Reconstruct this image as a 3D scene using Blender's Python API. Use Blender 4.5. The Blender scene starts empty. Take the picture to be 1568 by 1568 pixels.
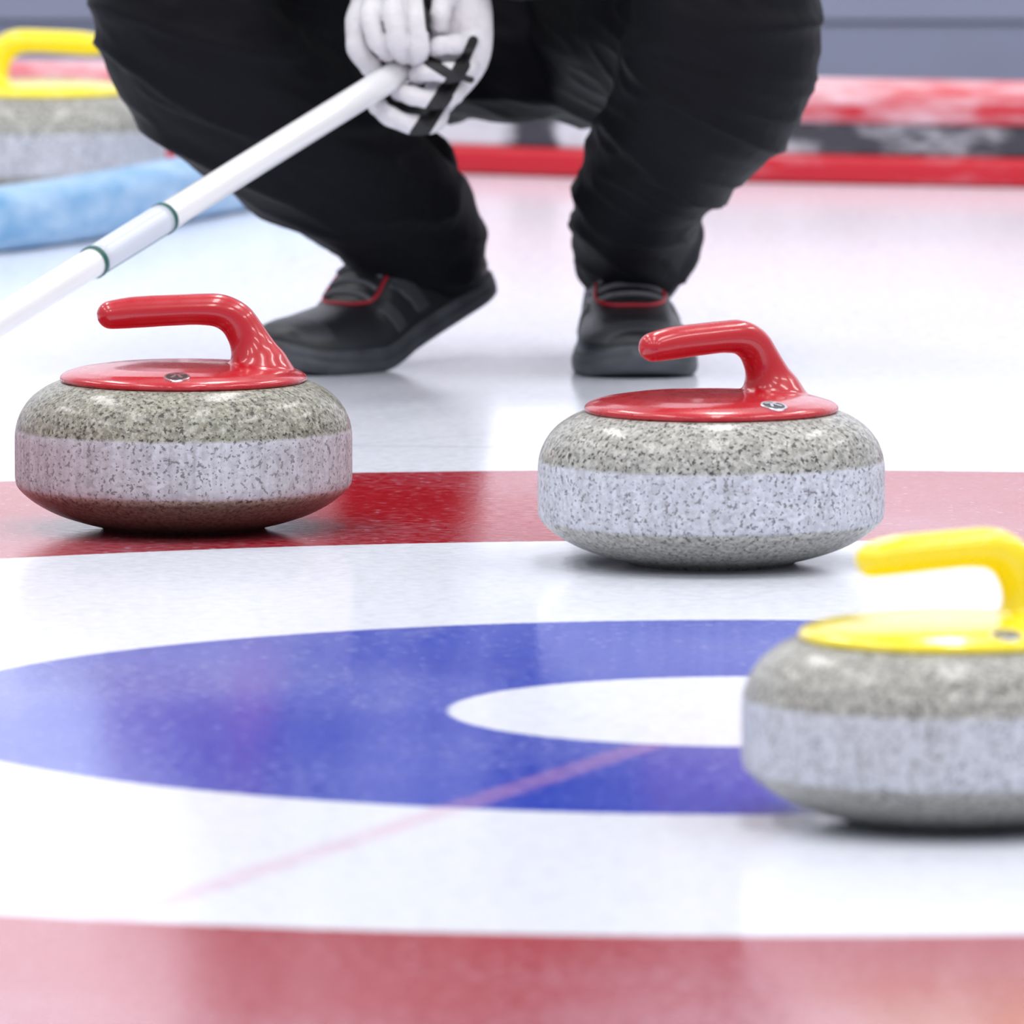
import bpy, bmesh, math, random
from mathutils import Vector, Matrix, noise
random.seed(4)
S = bpy.context.scene
S.view_settings.view_transform = 'Standard'
S.view_settings.look = 'None'
S.view_settings.exposure = 0.0

# ------------------------------------------------------------------ helpers
def new_obj(name, mesh, parent=None, mats=(), loc=None, rot=None):
    o = bpy.data.objects.new(name, mesh)
    S.collection.objects.link(o)
    for m in mats: o.data.materials.append(m)
    if parent: o.parent = parent
    if loc is not None: o.location = loc
    if rot is not None: o.rotation_euler = rot
    return o

def empty(name, loc=(0,0,0), rot=(0,0,0)):
    e = bpy.data.objects.new(name, None); S.collection.objects.link(e)
    e.location = loc; e.rotation_euler = rot; e.empty_display_size = .1
    return e

def smooth(me):
    for p in me.polygons: p.use_smooth = True

def bm_mesh(bm, name, sm=True):
    bmesh.ops.recalc_face_normals(bm, faces=bm.faces)
    me = bpy.data.meshes.new(name); bm.to_mesh(me); bm.free()
    if sm: smooth(me)
    return me

def catmull(P, n):
    out = []
    L = len(P)
    for i in range(L-1):
        p0 = P[max(i-1,0)]; p1 = P[i]; p2 = P[i+1]; p3 = P[min(i+2,L-1)]
        for k in range(n):
            t = k/n
            out.append([0.5*((2*b)+(-a+c)*t+(2*a-5*b+4*c-d)*t*t+(-a+3*b-3*c+d)*t**3)
                        for a,b,c,d in zip(p0,p1,p2,p3)])
    out.append(list(P[-1]))
    return out

def tube(bm, pts, radii, seg=20, n=6, ref=(0,0,1), caps=(True,True)):
    """pts list of 3-vectors, radii floats or (a,b); a along side, b along normal"""
    data = []
    for p, r in zip(pts, radii):
        if not isinstance(r, (tuple, list)): r = (r, r)
        data.append((p[0],p[1],p[2],r[0],r[1]))
    sm = catmull(data, n) if n > 1 else [list(d) for d in data]
    C = [Vector(d[:3]) for d in sm]; R = [(max(d[3],1e-5), max(d[4],1e-5)) for d in sm]
    T = []
    for i in range(len(C)):
        a = C[max(i-1,0)]; b = C[min(i+1,len(C)-1)]
        T.append((b-a).normalized())
    ref = Vector(ref)
    N = None; frames = []
    for t in T:
        if N is None:
            s = t.cross(ref)
            if s.length < 1e-3: s = t.cross(Vector((1,0,0)))
            s.normalize()
        else:
            s = N - t*N.dot(t); s.normalize()
        N = s
        frames.append((s, t.cross(s).normalized()))
    rings = []
    K = 5
    if caps[0]:
        for k in range(K):
            a = math.pi/2*(1-k/K)
            r = min(R[0])
            rings.append((C[0]-T[0]*r*math.sin(a), frames[0], (R[0][0]*math.cos(a)+1e-5, R[0][1]*math.cos(a)+1e-5)))
    for i in range(len(C)): rings.append((C[i], frames[i], R[i]))
    if caps[1]:
        for k in range(1,K+1):
            a = math.pi/2*k/K
            r = min(R[-1])
            rings.append((C[-1]+T[-1]*r*math.sin(a), frames[-1], (R[-1][0]*math.cos(a)+1e-5, R[-1][1]*math.cos(a)+1e-5)))
    V = []
    for c,(s,u),(ra,rb) in rings:
        V.append([bm.verts.new(c + s*ra*math.cos(2*math.pi*j/seg) + u*rb*math.sin(2*math.pi*j/seg)) for j in range(seg)])
    for i in range(len(V)-1):
        for j in range(seg):
            bm.faces.new((V[i][j], V[i][(j+1)%seg], V[i+1][(j+1)%seg], V[i+1][j]))
    bm.faces.new(V[0][::-1]); bm.faces.new(V[-1])

def ellipsoid(bm, c, r, rot=None, u=28, v=18):
    M = Matrix.Translation(Vector(c)) @ (rot.to_4x4() if rot else Matrix.Identity(4)) @ Matrix.Diagonal((r[0],r[1],r[2],1))
    bmesh.ops.create_uvsphere(bm, u_segments=u, v_segments=v, radius=1, matrix=M)

def box(bm, c, s, rot=None):
    M = Matrix.Translation(Vector(c)) @ (rot.to_4x4() if rot else Matrix.Identity(4)) @ Matrix.Diagonal((s[0],s[1],s[2],1))
    return bmesh.ops.create_cube(bm, size=1, matrix=M)['verts']

def fuse(bm, name, voxel, iters=6):
    bmesh.ops.recalc_face_normals(bm, faces=bm.faces)
    me = bpy.data.meshes.new(name+'_t'); bm.to_mesh(me); bm.free()
    o = bpy.data.objects.new(name+'_t', me); S.collection.objects.link(o)
    m = o.modifiers.new('r','REMESH'); m.mode='VOXEL'; m.voxel_size=voxel; m.adaptivity=0
    if iters:
        s = o.modifiers.new('s','SMOOTH'); s.factor=.5; s.iterations=iters
    dg = bpy.context.evaluated_depsgraph_get(); dg.update()
    res = bpy.data.meshes.new_from_object(o.evaluated_get(dg))
    bpy.data.objects.remove(o); bpy.data.meshes.remove(me)
    res.name = name
    smooth(res)
    return res

def lathe(bm, prof, seg=96, mi=0):
    V=[]
    for r,z in prof:
        if r < 1e-6: V.append([bm.verts.new((0,0,z))])
        else: V.append([bm.verts.new((r*math.cos(2*math.pi*j/seg), r*math.sin(2*math.pi*j/seg), z)) for j in range(seg)])
    for i in range(len(V)-1):
        a,b=V[i],V[i+1]
        for j in range(seg):
            k=(j+1)%seg
            if len(a)==1 and len(b)==1: continue
            if len(a)==1: f=bm.faces.new((a[0],b[k],b[j]))
            elif len(b)==1: f=bm.faces.new((a[j],a[k],b[0]))
            else: f=bm.faces.new((a[j],a[k],b[k],b[j]))
            f.material_index=mi

# ------------------------------------------------------------------ materials
class NT:
    def __init__(s, name):
        s.m = bpy.data.materials.new(name); s.m.use_nodes=True
        s.t = s.m.node_tree; s.n=s.t.nodes; s.l=s.t.links
        s.b = s.n['Principled BSDF']
    def node(s, typ, **kw):
        nd = s.n.new(typ)
        for k,v in kw.items():
            if k=='inp':
                for a,b in v.items():
                    if hasattr(b,'is_output'): s.l.new(b, nd.inputs[a])
                    else: nd.inputs[a].default_value=b
            else: setattr(nd,k,v)
        return nd
    def math(s, op, a, b=None, clamp=False):
        nd = s.n.new('ShaderNodeMath'); nd.operation=op; nd.use_clamp=clamp
        for i,x in enumerate((a,b)):
            if x is None: continue
            if hasattr(x,'is_output'): s.l.new(x, nd.inputs[i])
            else: nd.inputs[i].default_value=x
        return nd.outputs[0]
    def step(s, v, lo, hi, a=0., b=1.):
        nd = s.n.new('ShaderNodeMapRange'); nd.clamp=True
        s.l.new(v, nd.inputs[0])
        nd.inputs[1].default_value=lo; nd.inputs[2].default_value=hi
        nd.inputs[3].default_value=a; nd.inputs[4].default_value=b
        return nd.outputs[0]
    def mix(s, f, a, b):
        nd = s.n.new('ShaderNodeMix'); nd.data_type='RGBA'
        for i,x in ((0,f),(6,a),(7,b)):
            if hasattr(x,'is_output'): s.l.new(x, nd.inputs[i])
            elif i==0: nd.inputs[0].default_value=x
            else: nd.inputs[i].default_value=(x[0],x[1],x[2],1)
        return nd.outputs[2]
    def coord(s, scale=None, out='Object'):
        c = s.node('ShaderNodeTexCoord').outputs[out]
        if scale:
            mp = s.node('ShaderNodeMapping', inp={'Vector':c,'Scale':scale}); c = mp.outputs[0]
        return c
    def noise(s, vec, scale, detail=2, rough=.5):
        return s.node('ShaderNodeTexNoise', inp={'Vector':vec,'Scale':scale,'Detail':detail,'Roughness':rough}).outputs[0]
    def bump(s, h, strength, dist):
        nd = s.node('ShaderNodeBump', inp={'Height':h,'Strength':strength,'Distance':dist})
        s.l.new(nd.outputs[0], s.b.inputs['Normal'])
    def set(s, **kw):
        names={'color':'Base Color','rough':'Roughness','metal':'Metallic','ior':'IOR','coat':'Coat Weight','coatr':'Coat Roughness','spec':'Specular IOR Level','sheen':'Sheen Weight','sss':'Subsurface Weight'}
        for k,v in kw.items():
            i = s.b.inputs[names[k]]
            if hasattr(v,'is_output'): s.l.new(v,i)
            elif k=='color': i.default_value=(v[0],v[1],v[2],1)
            else: i.default_value=v
        return s

def simple(name, col, rough=.5, var=.08, vscale=30, bump=0, bscale=200, **kw):
    t = NT(name); c = t.coord()
    n = t.noise(c, vscale, 3)
    lo=[x*(1-var) for x in col]; hi=[min(1,x*(1+var)) for x in col]
    t.set(color=t.mix(n, lo, hi), rough=rough, **kw)
    if bump: t.bump(t.noise(c,bscale,3), bump, .002)
    return t.m

def granite(name, base, warm, bandl, under_shade, lowmix):
    t = NT(name); c = t.coord()
    z = t.node('ShaderNodeSeparateXYZ', inp={0:c}).outputs[2]
    wob = t.math('MULTIPLY', t.math('SUBTRACT', t.noise(c,60,2), .5), .003)
    z2 = t.math('ADD', z, wob)
    band = t.math('MULTIPLY', t.step(z2,.0340,.0366), t.step(z2,.0846,.0818))
    vor = t.node('ShaderNodeTexVoronoi', inp={'Vector':c,'Scale':280.}).outputs['Color']
    vs = t.node('ShaderNodeSeparateColor', inp={0:vor}).outputs[0]
    n1 = t.noise(c, 300, 2, .6)
    n2 = t.noise(c, 190, 3, .65)
    n3 = t.noise(c, 14, 3)
    light = [min(1,b*1.4) for b in base]; dark=[b*.62 for b in base]
    col = t.mix(vs, dark, light)
    col = t.mix(t.step(n2,.50,.60,0,.6), col, warm)
    col = t.mix(t.step(n1,.57,.62,0,.92), col, (.028,.026,.024))
    col = t.mix(t.step(n1,.42,.36,0,.5), col, (.48,.47,.43))
    col = t.mix(t.step(z2,.034,.030), col, t.mix(lowmix, col, under_shade))  # shading and ice bounce under the belly, mixed into the granite colour
    # frosted striking band
    st = t.noise(t.coord((160,160,9)), 1., 2)
    bcol = t.mix(vs, [x*.66 for x in bandl], bandl)
    bcol = t.mix(t.step(n2,.52,.64,0,.5), bcol, (.33,.31,.32))
    bcol = t.mix(t.step(st,.35,.7,0,.4), bcol, (.68,.70,.78))
    bcol = t.mix(t.step(n1,.575,.625,0,.8), bcol, (.11,.105,.11))
    bcol = t.mix(t.step(n3,.45,.6,0,.14), bcol, (.46,.42,.44))
    fin = t.mix(band, col, bcol)
    t.set(color=fin, rough=t.step(band,0,1,.45,.60), coat=t.step(band,0,1,.36,0.), coatr=.16, spec=.35)
    t.bump(t.math('MULTIPLY', t.noise(c,420,2), t.step(band,0,1,.35,1.)), .4, .0008)
    return t.m

def plastic(name, col):
    t = NT(name); c=t.coord()
    n=t.noise(c,25,3)
    t.set(color=t.mix(n,[x*.92 for x in col],col), rough=t.step(t.noise(c,90,3),.3,.7,.25,.33), coat=.6, coatr=.08, spec=.45)
    return t.m

M_red = plastic('red_plastic',(.47,.003,.012))
M_yel = plastic('yellow_plastic',(.93,.76,.008))
G1 = granite('granite_olive',(.24,.235,.19),(.16,.14,.095),(.45,.445,.49),(.060,.052,.035),.62)
G2 = granite('granite_grey',(.33,.325,.30),(.25,.235,.20),(.56,.58,.64),(.24,.23,.205),.25)
M_chrome = simple('emblem_silver',(.75,.75,.77),.2,metal=1.)
M_blk = simple('emblem_black',(.02,.02,.022),.3)

# ------------------------------------------------------------------ ice
def ice_mat():
    t = NT('ice_painted_rings'); c = t.coord()
    xyz = t.node('ShaderNodeSeparateXYZ', inp={0:c}); X,Y=xyz.outputs[0],xyz.outputs[1]
    r = t.math('SQRT', t.math('ADD', t.math('MULTIPLY',X,X), t.math('MULTIPLY',Y,Y)))
    e = t.math('MULTIPLY', t.math('SUBTRACT', t.noise(c,140,2), .5), .006)
    r = t.math('ADD', r, e)
    w=.0025
    def ring(a,b):
        return t.math('MULTIPLY', t.step(r,a-w,a+w), t.step(r,b+w,b-w))
    blue = ring(.22,.61); red = ring(1.22,1.83)
    cloud = t.noise(c,1.6,4)
    fine = t.noise(c,260,2,.6)
    fine2 = t.noise(c,90,3,.6)
    white = t.mix(cloud,(.745,.775,.88),(.83,.85,.935))
    white = t.mix(t.step(fine,.45,.7,0,.3), white, (.90,.915,.97))
    redc = t.mix(t.noise(c,7,3),(.34,.003,.009),(.41,.006,.015))
    bluec= t.mix(t.noise(c,5,3),(.010,.036,.42),(.022,.065,.53))
    col = t.mix(red, white, redc)
    col = t.mix(blue, col, bluec)
    paint = t.math('ADD', red, blue, True)
    frostv = t.math('ADD', t.math('MULTIPLY',t.noise(c,2.1,3,.5),.6), t.math('MULTIPLY',fine2,.4))
    fr = t.math('ADD', t.step(frostv,.47,.66,.0,.20), t.step(Y,-.85,-1.35,0,.09))
    # pebbled surface: small pale specks of frost over the paint
    vg = t.node('ShaderNodeTexVoronoi', inp={'Vector':c,'Scale':75.}).outputs['Distance']
    fr = t.math('ADD', fr, t.math('MULTIPLY', t.step(vg,.30,.12,0,.30), t.step(fine2,.40,.62)))
    spk = t.math('MULTIPLY', fr, paint)
    col = t.mix(spk, col, (.62,.60,.75))
    col = t.mix(t.math('MULTIPLY', t.step(vg,.55,.8,0,.25), t.math('SUBTRACT',1.,paint)), col, (.60,.64,.78))
    # thin line embedded in the ice, running through the button
    d = (0.349,0.937)
    perp = t.math('ABSOLUTE', t.math('SUBTRACT', t.math('MULTIPLY',X,d[1]), t.math('MULTIPLY',Y,d[0])))
    ln = t.math('MULTIPLY', t.step(perp,.019,.009), t.step(r,.215,.23))
    ln = t.math('MULTIPLY', ln, t.step(r,1.225,1.215))
    lnw = t.math('MULTIPLY', ln, t.math('SUBTRACT',1.,t.math('MULTIPLY',blue,.1)))
    col = t.mix(t.math('MULTIPLY',lnw,t.step(t.noise(c,30,3),.2,.8,.18,.42)), col, (.70,.32,.46))
    # sweeping scratches
    s1 = t.math('ABSOLUTE', t.math('SUBTRACT', t.math('ADD',Y,t.math('MULTIPLY',X,.12)), 2.02))
    s2 = t.math('ABSOLUTE', t.math('SUBTRACT', t.math('SUBTRACT',Y,t.math('MULTIPLY',X,.9)), 2.35))
    sc = t.math('ADD', t.step(s1,.014,.002,0,.3), t.step(s2,.010,.002,0,.2))
    col = t.mix(sc, col, (.45,.46,.56))
    # scuffs
    sf = t.noise(t.coord((1,.35,1)),9,4,.7)
    col = t.mix(t.step(sf,.58,.72,0,.12), col, (.55,.56,.66))
    t.set(color=col, rough=t.step(fine2,.3,.7,.12,.19), ior=1.31, spec=.5)
    t.bump(t.math('ADD', t.noise(c,170,2), t.math('MULTIPLY',fine,.5)), .06, .0015)
    return t.m
bm=bmesh.new()
box(bm,(0,-1.5,-.05),(16,18,.1))
new_obj('floor_ice', bm_mesh(bm,'floor_ice',False), mats=[ice_mat()])

# back wall: grey-blue kick panels with pale boards above
M_wl = simple('wall_greyblue',(.185,.20,.28),.6,.15,3)
M_wl2= simple('wall_greyblue_light',(.205,.22,.305),.6,.12,3)
M_wh = simple('wall_pale_boards',(.88,.90,.96),.5,.05,2)
bm=bmesh.new()
box(bm,(0,7.0,1.6),(16,.1,3.2))
me=bm_mesh(bm,'wall_back',False)
new_obj('wall_back', me, mats=[M_wh])
bm=bmesh.new()
for i,(z0,z1,dy,mi) in enumerate([(0,.095,.03,0),(.098,.135,.036,1),(.138,.26,.03,0),(.265,.30,.05,1)]):
    vs=box(bm,(0,6.95-dy/2,(z0+z1)/2),(16,dy,z1-z0))
    for f in {f for v in vs for f in v.link_faces}: f.material_index=mi
bmesh.ops.bevel(bm, geom=bm.edges[:], offset=.002, segments=2, affect='EDGES')
new_obj('baseboard_back', bm_mesh(bm,'baseboard_back',False), mats=[M_wl,M_wl2])

# ------------------------------------------------------------------ bumpers
def sweep(bm, path, prof, mi=0, n=10):
    pts=[Vector((p[0],p[1],0)) for p in catmull([(a,b) for a,b in path], n)]
    V=[]
    for i,p in enumerate(pts):
        t=(pts[min(i+1,len(pts)-1)]-pts[max(i-1,0)]).normalized()
        nrm=Vector((-t.y,t.x,0))
        V.append([bm.verts.new(p+nrm*y+Vector((0,0,z))) for y,z in prof])
    m=len(prof); fs=[]
    for i in range(len(V)-1):
        for j in range(m):
            fs.append(bm.faces.new((V[i][j],V[i][(j+1)%m],V[i+1][(j+1)%m],V[i+1][j])))
    fs.append(bm.faces.new(V[0][::-1])); fs.append(bm.faces.new(V[-1]))
    for f in fs: f.material_index=mi
def rrect(y0,y1,z0,z1,r,k=5):
    out=[]
    for cx,cz,a0 in ((y1-r,z1-r,0),(y0+r,z1-r,90),(y0+r,z0+r,180),(y1-r,z0+r,270)):
        for i in range(k+1):
            a=math.radians(a0+90*i/k); out.append((cx+r*math.cos(a), cz+r*math.sin(a)))
    return out
def frosty(name,col,frost,lo,hi,amt=.8,sc=(9,9,30),white_left=False):
    t=NT(name); c=t.coord(sc)
    n=t.noise(c,1.,5,.65); n2=t.noise(t.coord(),3.2,2)
    v=t.math('ADD',t.math('MULTIPLY',n,.7),t.math('MULTIPLY',n2,.4))
    if white_left:
        x=t.node('ShaderNodeSeparateXYZ',inp={0:t.coord()}).outputs[0]
        v=t.math('ADD',v,t.math('MULTIPLY',t.step(x,-.15,-.19,0,.3),t.step(x,-.40,-.36,0,1.)))
        v=t.math('ADD',v,t.math('MULTIPLY',t.step(x,-.13,-.115,0,.2),t.step(x,-.06,-.08,0,1.)))
    t.set(color=t.mix(t.step(v,lo,hi,0,amt),col,frost), rough=.45)
    t.bump(n,.3,.01)
    return t.m
F_red=frosty('red_foam_frosted',(.55,.006,.02),(.84,.64,.70),.50,.68,.85,(6,6,40))
F_red2=frosty('red_foam_low',(.52,.006,.02),(.80,.50,.58),.60,.80,.5)
F_dark=frosty('dark_strip_frosted',(.045,.045,.06),(.75,.76,.82),.56,.72,.9,(9,9,26),True)
F_blue=frosty('blue_foam_frosted',(.11,.30,.54),(.54,.69,.84),.38,.74,.9,(12,12,34))
rp=[(-4,5.80),(-1,5.70),(-.4,5.56),(0,5.39),(.5,5.25),(1.2,5.16),(4,5.1)]
bm=bmesh.new()
sweep(bm,rp,rrect(0,.11,0,.034,.01),1)
sweep(bm,rp,rrect(.012,.11,.032,.072,.006),2)
sweep(bm,rp,rrect(-.004,.11,.070,.118,.02),0)
new_obj('red_foam_bumper', bm_mesh(bm,'red_foam_bumper'), mats=[F_red,F_red2,F_dark])
bm=bmesh.new()
sweep(bm,[(-2.2,3.55),(-1.2,3.95),(-.72,4.27),(-.46,4.90),(-.33,5.20),(-.28,5.30)],rrect(0,.07,0,.068,.022))
new_obj('blue_foam_bumper', bm_mesh(bm,'blue_foam_bumper'), mats=[F_blue])

# ------------------------------------------------------------------ curling stones
body_prof=[(0,.006),(.050,.006),(.057,.0045),(.0615,.0),(.066,.0),(.070,.0025),(.086,.0065),(.104,.0125),(.119,.0200),(.130,.0278),(.1365,.0345),(.1385,.0395),
 (.1390,.046),(.1390,.060),(.1390,.074),(.1386,.081),(.1368,.0895),(.1325,.0990),(.125,.1085),(.114,.1165),(.103,.1215),(.090,.1235),(0,.1235)]
def body_mesh(name):
    pr=body_prof[:5]+[tuple(p) for p in catmull(body_prof[5:21],4)]+[body_prof[-1]]
    bm=bmesh.new(); lathe(bm,pr,128); bmesh.ops.remove_doubles(bm,verts=bm.verts,dist=1e-6)
    return bm_mesh(bm,name)
def handle_mesh():
    bm=bmesh.new()
    lathe(bm,[(0,.1212),(.1005,.1212),(.1022,.1235),(.1018,.1262),(.098,.1288),(.088,.1318),(.070,.1345),(.045,.1362),(0,.137)],96)
    P=[(-.0595,0,.1765),(-.040,0,.1785),(-.012,0,.1800),(.012,0,.1808),(.0300,0,.1795),(.0430,0,.1725),(.0505,0,.1620),(.0550,0,.1530),(.0580,0,.1450),(.0600,0,.1380),(.0605,0,.1315),(.0605,0,.124)]
    R=[(.0125,.0120),(.0132,.0132),(.0134,.0130),(.0134,.0130),(.0134,.0140),(.0130,.0150),(.0135,.0158),(.0155,.0175),(.0190,.0205),(.0240,.0255),(.0300,.0310),(.033,.034)]
    tube(bm,P,R,seg=32,n=8,ref=(0,0,1),caps=(True,False))
    me=fuse(bm,'handle',.0013,18)
    return me
H0=handle_mesh()
def emblem(bm):
    def disc(r,z0,z1,mi,seg=40):
        lathe(bm,[(0,z0),(r,z0),(r,z1-.0002),(r-.0003,z1),(0,z1)],seg,mi)
    disc(.0108,-.002,.0009,0); disc(.0090,0,.00105,1)
    for a,x in ((-.45,-.0022),(.45,.0022)):
        vs=box(bm,(x,0,.0011),(.0024,.0105,.0008),Matrix.Rotation(a,3,'Z'))
        for f in {f for v in vs for f in v.link_faces}: f.material_index=0
    vs=box(bm,(0,.0045,.0011),(.012,.0022,.0008))
    for f in {f for v in vs for f in v.link_faces}: f.material_index=0
def stone(x,y,ang,gm,pm):
    e=empty('curling_stone',(x,y,0),(0,0,ang))
    new_obj('granite_body',body_mesh('granite_body'),e,[gm])
    h=H0.copy(); h.materials.clear()
    new_obj('handle',h,e,[pm])
    bm=bmesh.new(); emblem(bm)
    a=math.radians(-94); rr=.0865
    M=Matrix.Translation((rr*math.cos(a),rr*math.sin(a),.1322))@Matrix.Rotation(a,4,'Z')@Matrix.Rotation(math.radians(13),4,'Y')@Matrix.Rotation(math.radians(90),4,'Z')
    bm.transform(M)
    new_obj('emblem',bm_mesh(bm,'emblem',False),e,[M_chrome,M_blk])
    return e
stone(-.4445,1.32,math.radians(2),G1,M_red)
stone(-.0145,1.04,math.radians(38),G2,M_red)
stone(.117,-.64,math.radians(26),G2,M_yel)
stone(-.705,5.08,math.radians(176),G2,M_yel)

# ------------------------------------------------------------------ broom
G=Vector((-.273,2.60,.301)); dirv=Vector((-.35,-.59,-.185)).normalized()
br=empty('curling_broom')
M_pole=simple('white_fibreglass',(.74,.74,.76),.25,.03,20,coat=.5)
M_lab=simple('label_silver',(.55,.59,.67),.3,.04,40)
M_grn=simple('label_green',(.008,.10,.085),.4)
M_pad=simple('broom_pad_black',(.03,.03,.035),.8,.2,80,bump=.5,bscale=400)
M_hd=simple('broom_head_grey',(.12,.12,.14),.4)
rP=.0132
bm=bmesh.new(); tube(bm,[G-dirv*.04,G+dirv*.3,G+dirv*.7,G+dirv*1.06],[rP*.96,rP*1.0,rP*1.02,rP],32,6)
new_obj('pole',bm_mesh(bm,'pole'),br,[M_pole])
bm=bmesh.new()
tube(bm,[G+dirv*.437,G+dirv*.49,G+dirv*.553],[rP+.0010]*3,64,4,caps=(False,False))
dn=(Vector((0,0,-1))-dirv*Vector((0,0,-1)).dot(dirv)).normalized()
for f in bm.faces:
    c=f.calc_center_median()
    q=(c-G)-dirv*((c-G).dot(dirv))
    if len(f.verts)==4 and q.length>.004 and q.normalized().dot(dn)>.62: f.material_index=1
new_obj('label',bm_mesh(bm,'label'),br,[M_lab,M_grn])
bm=bmesh.new()
for t in (.435,.555): tube(bm,[G+dirv*(t-.0024),G+dirv*(t+.0024)],[rP+.0017]*2,48,2,caps=(False,False))
new_obj('label_bands',bm_mesh(bm,'label_bands'),br,[M_grn])
E=G+dirv*1.09
bm=bmesh.new()
tube(bm,[G+dirv*1.03,G+dirv*1.09,Vector((E.x-.01,E.y-.015,.035))],[.017,.018,.02],24,5)
box(bm,(E.x-.01,E.y-.015,.036),(.19,.055,.018),Matrix.Rotation(.5,3,'Z'))
new_obj('head_mount',fuse(bm,'head_mount',.003,4),br,[M_hd])
bm=bmesh.new(); box(bm,(E.x-.01,E.y-.015,.015),(.20,.065,.028),Matrix.Rotation(.5,3,'Z'))
bmesh.ops.bevel(bm,geom=bm.edges[:],offset=.008,segments=3,affect='EDGES')
new_obj('pad',bm_mesh(bm,'pad'),br,[M_pad])

# ------------------------------------------------------------------ player
pl=empty('curling_player')
def cloth(name,col,sheen=.05,bs=26,spec=.1):
    t=NT(name); c=t.coord()
    n=t.noise(c,6,4,.6)
    t.set(color=t.mix(n,[x*.6 for x in col],[x*1.6 for x in col]),rough=.62,sheen=sheen,spec=spec)
    t.bump(t.math('ADD',t.noise(t.coord((1,1,.5)),bs,4,.6),t.math('MULTIPLY',t.noise(c,900,1),.05)),.25,.008)
    return t.m
M_tr=cloth('black_trouser_fabric',(.0045,.0048,.0068),.012)
M_jk=cloth('black_jacket_fabric',(.005,.005,.0065),.02)
def wrinkle(me,amp,f):
    no=[v.normal.copy() for v in me.vertices]
    for v,n in zip(me.vertices,no):
        p=v.co
        q=Vector((p.x*f*.8+p.z*f*.7,p.y*f*.5,p.z*f*1.6+p.x*f*.5))
        a=noise.noise(q); b=noise.noise(q*2.1+Vector((5,3,1)))
        d=(1-min(1,abs(a)*3.2))**1.5*.72+(1-min(1,abs(b)*3.))**1.5*.28
        v.co=p+n*(amp*(d-.25))
    me.update()
bm=bmesh.new()
ellipsoid(bm,(-.174,3.07,.345),(.175,.125,.122))
ellipsoid(bm,(-.174,3.00,.335),(.12,.10,.112))
# his right leg (viewer left)
tube(bm,[(-.250,3.05,.325),(-.33,2.92,.335),(-.42,2.78,.352),(-.478,2.675,.362)],[.105,.106,.100,.086],28)
tube(bm,[(-.482,2.655,.358),(-.458,2.675,.305),(-.392,2.74,.244),(-.310,2.85,.172),(-.270,2.915,.130),(-.258,2.935,.110)],[.086,.088,.084,.070,.065,.061],28)
# his left leg (viewer right)
tube(bm,[(-.100,3.05,.325),(-.05,2.92,.335),(-.01,2.78,.350),(.020,2.665,.355)],[.105,.106,.102,.090],28)
tube(bm,[(.024,2.635,.352),(.020,2.66,.30),(-.008,2.72,.245),(-.050,2.82,.176),(-.0575,2.88,.135),(-.056,2.915,.116),(-.0605,2.925,.100)],[.088,.092,.080,.063,.059,.064,.054],28)
me=fuse(bm,'trousers',.005,4)
wrinkle(me,.009,10)
new_obj('trousers',me,pl,[M_tr])
# jacket
bm=bmesh.new()
tube(bm,[(-.174,3.12,.42),(-.178,3.04,.50),(-.185,2.95,.60),(-.19,2.87,.69),(-.192,2.83,.76)],[(.155,.125),(.16,.125),(.175,.125),(.19,.115),(.10,.08)],32,ref=(0,1,0.2))
tube(bm,[(-.195,2.83,.75),(-.196,2.80,.815)],[.065,.058],20)
tube(bm,[(-.30,2.86,.725),(-.385,2.84,.70),(-.425,2.79,.60),(-.435,2.74,.49),(-.39,2.69,.455),(-.335,2.635,.415),(-.312,2.615,.402)],[.075,.072,.060,.055,.050,.042,.038],24)
tube(bm,[(-.08,2.86,.725),(.01,2.84,.70),(.05,2.78,.60),(.055,2.72,.495),(-.02,2.675,.452),(-.13,2.625,.412),(-.175,2.61,.402)],[.075,.072,.060,.055,.050,.044,.040],24)
me=fuse(bm,'jacket',.006,5); wrinkle(me,.008,12)
new_obj('jacket',me,pl,[M_jk])

# gloves: sketched on a 0.605 mm grid around the grip
def h(u,w,v): return (G.x+u*.000605, G.y+v*.001, G.z+w*.000605)
def chain(bm,pts,r0,r1):
    """finger: fuller at each joint, leaner along each phalanx, fabric crease next to the joint"""
    d=[(*h(*p), r0+(r1-r0)*i/(len(pts)-1)) for i,p in enumerate(pts)]
    s=catmull(d,8)
    P=[q[:3] for q in s]; R=[]
    for i,q in enumerate(s):
        ph=(i%8)/8.
        R.append(q[3]*(.965+.055*math.cos(2*math.pi*ph)-.05*math.exp(-((ph-.18)/.06)**2)))
    tube(bm,P,R,18,1)
t=NT('glove_white_black'); c=t.coord()
at=t.node('ShaderNodeAttribute',attribute_name='mask').outputs['Fac']
lin=t.noise(c,90,3)
t.set(color=t.mix(t.step(at,-.0002,.0002),t.mix(lin,(.56,.54,.57),(.74,.73,.76)),(.010,.010,.012)),rough=.6)
t.bump(t.math('ADD',t.noise(c,150,3),t.math('MULTIPLY',t.noise(c,700,2),.3)),.5,.004)
M_gl=t.m
def masked(me,segs):
    a=me.attributes.new('mask','FLOAT','POINT')
    S2=[(Vector(h(*p)),Vector(h(*q)),w*.000605) for p,q,w in segs]
    for i,v in enumerate(me.vertices):
        best=-1.
        for p,q,w in S2:
            pv=Vector((v.co.x,v.co.z)); p2=Vector((p.x,p.z)); q2=Vector((q.x,q.z))
            tt=max(0,min(1,(pv-p2).dot(q2-p2)/(q2-p2).length_squared))
            d=(pv-(p2+(q2-p2)*tt)).length
            best=max(best,w-d)
        a.data[i].value=best
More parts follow.
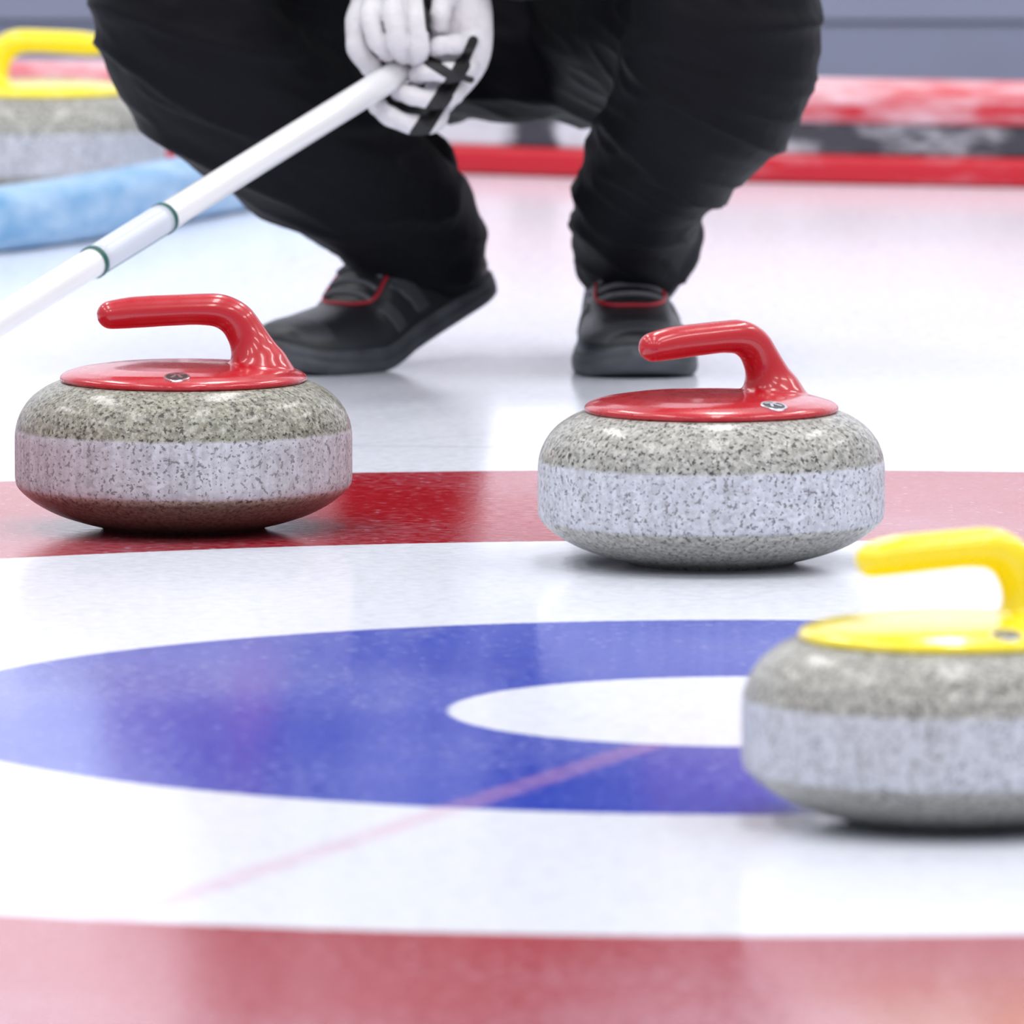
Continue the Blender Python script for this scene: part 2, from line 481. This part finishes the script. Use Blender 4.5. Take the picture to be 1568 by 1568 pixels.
# left hand (viewer right): back of the hand towards the right, fingers closing on the pole end
bm=bmesh.new()
tube(bm,[h(80,160,20),h(84,120,14),h(90,76,6),h(82,16,2),h(52,-48,6)],[(.024,.020),(.026,.019),(.027,.018),(.028,.016),(.016,.013)],24,ref=(0,1,0))
chain(bm,[(98,66,0),(99,42,-10),(76,40,-30),(52,38,-36),(42,28,-26)],.0104,.0088)
chain(bm,[(94,32,0),(95,2,-12),(66,-3,-36),(36,0,-38),(20,-8,-22)],.0108,.0092)
chain(bm,[(80,-4,0),(74,-38,-10),(42,-44,-30),(10,-38,-32),(-8,-34,-18)],.0106,.0090)
chain(bm,[(58,-42,2),(46,-80,-6),(14,-84,-24),(-24,-70,-28),(-42,-56,-14)],.0104,.0092)
chain(bm,[(80,118,8),(60,106,-16),(54,84,-26),(52,68,-24)],.0120,.0090)
me=fuse(bm,'glove_left',.0011,1)
masked(me,[((88,8,0),(60,-38,0),12),((60,-38,0),(20,-100,0),14),((36,16,0),(64,-2,0),8),((64,-2,0),(100,-16,0),6),((104,44,0),(88,8,0),8)])
new_obj('glove_left',me,pl,[M_gl])
# right hand (viewer left): wraps the pole from above
bm=bmesh.new()
tube(bm,[h(-62,165,22),h(-46,132,14),h(-28,108,6),h(-14,90,8)],[(.024,.020),(.028,.019),(.030,.018),(.024,.015)],24,ref=(0,1,0))
chain(bm,[(-56,125,0),(-72,74,-18),(-71,32,-24),(-52,4,-18)],.0128,.0102)
chain(bm,[(-46,118,-6),(-52,84,-34),(-42,46,-40),(-26,26,-22)],.0110,.0090)
chain(bm,[(-20,120,-8),(-17,86,-42),(-10,42,-46),(-2,24,-26)],.0114,.0094)
chain(bm,[(10,114,-6),(19,78,-40),(22,34,-44),(20,18,-26)],.0112,.0092)
chain(bm,[(36,112,10),(53,92,-10),(53,60,-16),(44,40,-12)],.0100,.0086)
me=fuse(bm,'glove_right',.0011,1)
masked(me,[((38,118,0),(44,68,0),12)])
new_obj('glove_right',me,pl,[M_gl])

# shoes
M_sh=simple('shoe_black_leather',(.018,.019,.024),.42,.5,30,bump=.3,bscale=250)
M_so=simple('shoe_sole_rubber',(.058,.062,.075),.5,.55,50,bump=.3,bscale=200)
M_rd=simple('shoe_red_piping',(.42,.01,.025),.5)
M_lc=simple('shoe_laces',(.12,.12,.135),.8,.3,200)
M_ov=simple('shoe_overlay_grey',(.045,.047,.056),.5,.3,80)
ST=[(0,.026,.066),(.03,.034,.092),(.10,.039,.112),(.20,.040,.118),(.32,.041,.116),(.42,.043,.104),(.54,.047,.084),(.66,.051,.066),(.78,.053,.057),(.88,.049,.051),(.95,.039,.044),(.985,.024,.036),(1.0,.008,.028)]
LS=.288
def shoe(name,toe,dr,heel_ang,side):
    e=empty(name); e.parent=pl
    d=Vector((dr[0],dr[1],0)).normalized(); sd=Vector((-d.y,d.x,0))
    xb=.66*LS
    def tf(x,y,z):
        if x<xb:
            a=heel_ang
            if (xb-x)<.05: a=heel_ang*((xb-x)/.05)**.5
            dx=xb-x
            nx=xb-dx*math.cos(a)+z*math.sin(a)*.8; nz=z*math.cos(a)+dx*math.sin(a)
            x,z=nx,nz
        elif x>.85*LS: z+= (x-.85*LS)**2*4
        c=Vector((toe[0],toe[1],0))+d*(x-LS)+sd*y
        return (c.x,c.y,z)
    st=catmull(ST,4)
    def top(s):
        for i in range(len(st)-1):
            if st[i][0]<=s<=st[i+1][0]:
                k=(s-st[i][0])/max(1e-6,(st[i+1][0]-st[i][0])); return st[i][1]+(st[i+1][1]-st[i][1])*k, st[i][2]+(st[i+1][2]-st[i][2])*k
        return st[-1][1],st[-1][2]
    def surf(s,a,off=.0002):
        w,t_=top(s); zc=.020
        cy=math.copysign(abs(math.cos(a))**.75,math.cos(a)); sz=abs(math.sin(a))**.8
        bul=1-.22*sz**2*(1 if s<.5 else .4)
        return tf(s*LS,(w*1.04+off)*cy*bul+.004*side*math.sin(math.pi*s),zc+(t_-zc+off)*sz)
    bm=bmesh.new(); rings=[]
    seg=24
    for s,w,t_ in st:
        x=s*LS; ring=[]
        for j in range(seg):
            a=2*math.pi*j/seg
            cy=math.copysign(abs(math.cos(a))**.75,math.cos(a)); sz=math.copysign(abs(math.sin(a))**.8,math.sin(a))
            zc=.020; hgt=(t_-zc) if sz>0 else .010
            bul=1-.22*max(0,sz)**2*(1 if s<.5 else .4)
            ring.append(bm.verts.new(tf(x,w*1.04*cy*bul+.004*side*math.sin(math.pi*s),zc+hgt*sz)))
        rings.append(ring)
    for i in range(len(rings)-1):
        for j in range(seg): bm.faces.new((rings[i][j],rings[i][(j+1)%seg],rings[i+1][(j+1)%seg],rings[i+1][j]))
    bm.faces.new(rings[0][::-1]); bm.faces.new(rings[-1])
    new_obj('upper',bm_mesh(bm,'upper'),e,[M_sh])
    bm=bmesh.new(); rings=[]
    for s,w,t_ in st:
        x=(s*1.02-.01)*LS; W=w*1.04+.0035; o=.004*side*math.sin(math.pi*s)
        prof=[(-W,.004),(-W-.001,.011),(-W+.0012,.0125),(-W-.0006,.014),(-W+.002,.023),(-W+.010,.025),(W-.010,.025),(W-.002,.023),(W+.0006,.014),(W-.0012,.0125),(W+.001,.011),(W,.004),(W-.004,0),(-W+.004,0)]
        if W<.012: prof=[(a*.9,b) for a,b in prof]
        rings.append([bm.verts.new(tf(x,a+o,b)) for a,b in prof])
    m=14
    for i in range(len(rings)-1):
        for j in range(m): bm.faces.new((rings[i][j],rings[i][(j+1)%m],rings[i+1][(j+1)%m],rings[i+1][j]))
    bm.faces.new(rings[0][::-1]); bm.faces.new(rings[-1])
    new_obj('sole',bm_mesh(bm,'sole'),e,[M_so])
    # overlay panels (side stripes and mudguard) lying on the upper
    def patch(bm,s0,s1,a0,a1,skew=0,n=10):
        g=[]
        for i in range(n+1):
            row=[]
            for j in range(n+1):
                a=a0+(a1-a0)*j/n; s=s0+(s1-s0)*i/n+skew*(j/n)
                edge=(i in(0,n)) or (j in (0,n))
                row.append(bm.verts.new(surf(s,math.radians(a),-.001 if edge else .0012)))
            g.append(row)
        for i in range(n):
            for j in range(n): bm.faces.new((g[i][j],g[i][j+1],g[i+1][j+1],g[i+1][j]))
    bm=bmesh.new()
    for f in ((lambda a:a),(lambda a:180-a)):
        patch(bm,.36,.43,f(4),f(46),.10); patch(bm,.50,.56,f(4),f(44),.07)
        patch(bm,.0,.20,f(4),f(34))
    patch(bm,.86,.975,12,168)
    new_obj('overlays',bm_mesh(bm,'overlays'),e,[M_ov])
    bm=bmesh.new()
    for s in (.42,.47,.52,.57,.62):
        tube(bm,[surf(s,math.radians(a),.001) for a in (60,75,90,105,120)],[.0026]*5,8,3)
    new_obj('laces',bm_mesh(bm,'laces'),e,[M_lc])
    bm=bmesh.new()
    tube(bm,[surf(.38,math.radians(46),.0008),surf(.48,math.radians(48),.0008),surf(.60,math.radians(54),.0008),surf(.68,math.radians(72),.0008),surf(.70,math.radians(90),.0008),surf(.68,math.radians(108),.0008),surf(.60,math.radians(126),.0008),surf(.48,math.radians(132),.0008),surf(.38,math.radians(134),.0008)],[.0018]*9,8,5)
    for b0 in (0,180):
        f=(lambda a:math.radians(a if b0==0 else 180-a))
        tube(bm,[surf(.02,f(75),.001),surf(.09,f(48),.001),surf(.18,f(40),.001),surf(.26,f(50),.001)],[.0018]*4,8,5)
    new_obj('piping',bm_mesh(bm,'piping'),e,[M_rd])
    bm=bmesh.new()
    tube(bm,[surf(.14,math.radians(90),-.02),(Vector(surf(.16,math.radians(90),0))+Vector((0,0,.03)))],[.036,.036],20,3)
    new_obj('sock',bm_mesh(bm,'sock'),e,[M_jk])
shoe('shoe_right',(-.402,2.785),(-.68,-.73),math.radians(19),1)
shoe('shoe_left',(-.052,2.735),(.05,-1),0,-1)

# head and cap
M_sk=simple('skin',(.62,.38,.28),.5,.08,30,sss=.1)
M_hr=simple('hair_brown',(.06,.035,.02),.7,.3,120)
M_cp=simple('cap_black',(.015,.015,.018),.8)
M_ey=simple('eye_white',(.8,.8,.8),.2); M_ir=simple('iris_brown',(.06,.03,.015),.2)
hc=Vector((-.197,2.745,.905)); RX=Matrix.Rotation(math.radians(12),3,'X')
def hp(x,y,z): return hc+RX@Vector((x,y,z))
bm=bmesh.new()
ellipsoid(bm,hp(0,.012,.025),(.074,.092,.088),RX)
ellipsoid(bm,hp(0,-.025,-.045),(.054,.058,.062),RX)
ellipsoid(bm,hp(0,-.058,-.088),(.024,.020,.018),RX)
tube(bm,[hp(0,-.078,.012),hp(0,-.092,-.012),hp(0,-.098,-.028)],[.008,.010,.013],16)
for sx in (-1,1):
    ellipsoid(bm,hp(.013*sx,-.088,-.030),(.008,.009,.007),RX)
    ellipsoid(bm,hp(.076*sx,.012,-.008),(.009,.020,.031),RX)
    ellipsoid(bm,hp(.038*sx,-.062,-.022),(.022,.018,.016),RX)
tube(bm,[hp(-.024,-.076,-.058),hp(0,-.086,-.056),hp(.024,-.076,-.058)],[.004,.006,.004],12)
tube(bm,[hp(-.02,-.074,-.066),hp(0,-.083,-.067),hp(.02,-.074,-.066)],[.004,.007,.004],12)
tube(bm,[hp(0,.01,-.06),(-.196,2.81,.79)],[.052,.056],20)
new_obj('head',fuse(bm,'head',.003,3),pl,[M_sk])
bm=bmesh.new()
for sx in (-1,1): ellipsoid(bm,hp(.031*sx,-.070,.006),(.0125,.0115,.009),RX,16,12)
new_obj('eyes',bm_mesh(bm,'eyes'),pl,[M_ey])
bm=bmesh.new()
for sx in (-1,1): ellipsoid(bm,hp(.031*sx,-.0795,.005),(.0055,.003,.0055),RX,16,12)
new_obj('irises',bm_mesh(bm,'irises'),pl,[M_ir])
bm=bmesh.new()
ellipsoid(bm,hp(0,.035,.005),(.079,.080,.082),RX)
for sx in (-1,1): tube(bm,[hp(.046*sx,-.072,.024),hp(.03*sx,-.081,.028),hp(.016*sx,-.083,.024)],[.003,.004,.003],10)
new_obj('hair',fuse(bm,'hair',.003,2),pl,[M_hr])
bm=bmesh.new()
ellipsoid(bm,hp(0,.010,.062),(.083,.102,.064),RX)
ellipsoid(bm,hp(0,-.100,.045),(.066,.070,.006),Matrix.Rotation(math.radians(22),3,'X'))
new_obj('cap',fuse(bm,'cap',.003,3),pl,[M_cp])

# ------------------------------------------------------------------ lights
w=bpy.data.worlds.new('arena'); S.world=w; w.use_nodes=True
w.node_tree.nodes['Background'].inputs[0].default_value=(.86,.90,1,1)
w.node_tree.nodes['Background'].inputs[1].default_value=.56
for i,x in enumerate((-5,-2.4,.2,2.8,5.4)):
    for j,y in enumerate((-4.5,0.,4.2)):
        L=bpy.data.lights.new('ceiling_lamp','AREA'); L.shape='RECTANGLE'; L.size=.5; L.size_y=2.6
        L.energy=65; L.color=(1,.985,.97)
        o=bpy.data.objects.new('ceiling_lamp',L); S.collection.objects.link(o); o.location=(x,y,4.6)

# ------------------------------------------------------------------ camera
cam=bpy.data.cameras.new('camera'); co=bpy.data.objects.new('camera',cam); S.collection.objects.link(co)
co.location=(-.174,-8.59,.985); co.rotation_euler=(math.radians(90-5.6),0,0)
cam.sensor_width=36; cam.lens=11.80*36; cam.clip_end=100
cam.dof.use_dof=True; cam.dof.focus_distance=9.95; cam.dof.aperture_fstop=13
S.camera=co
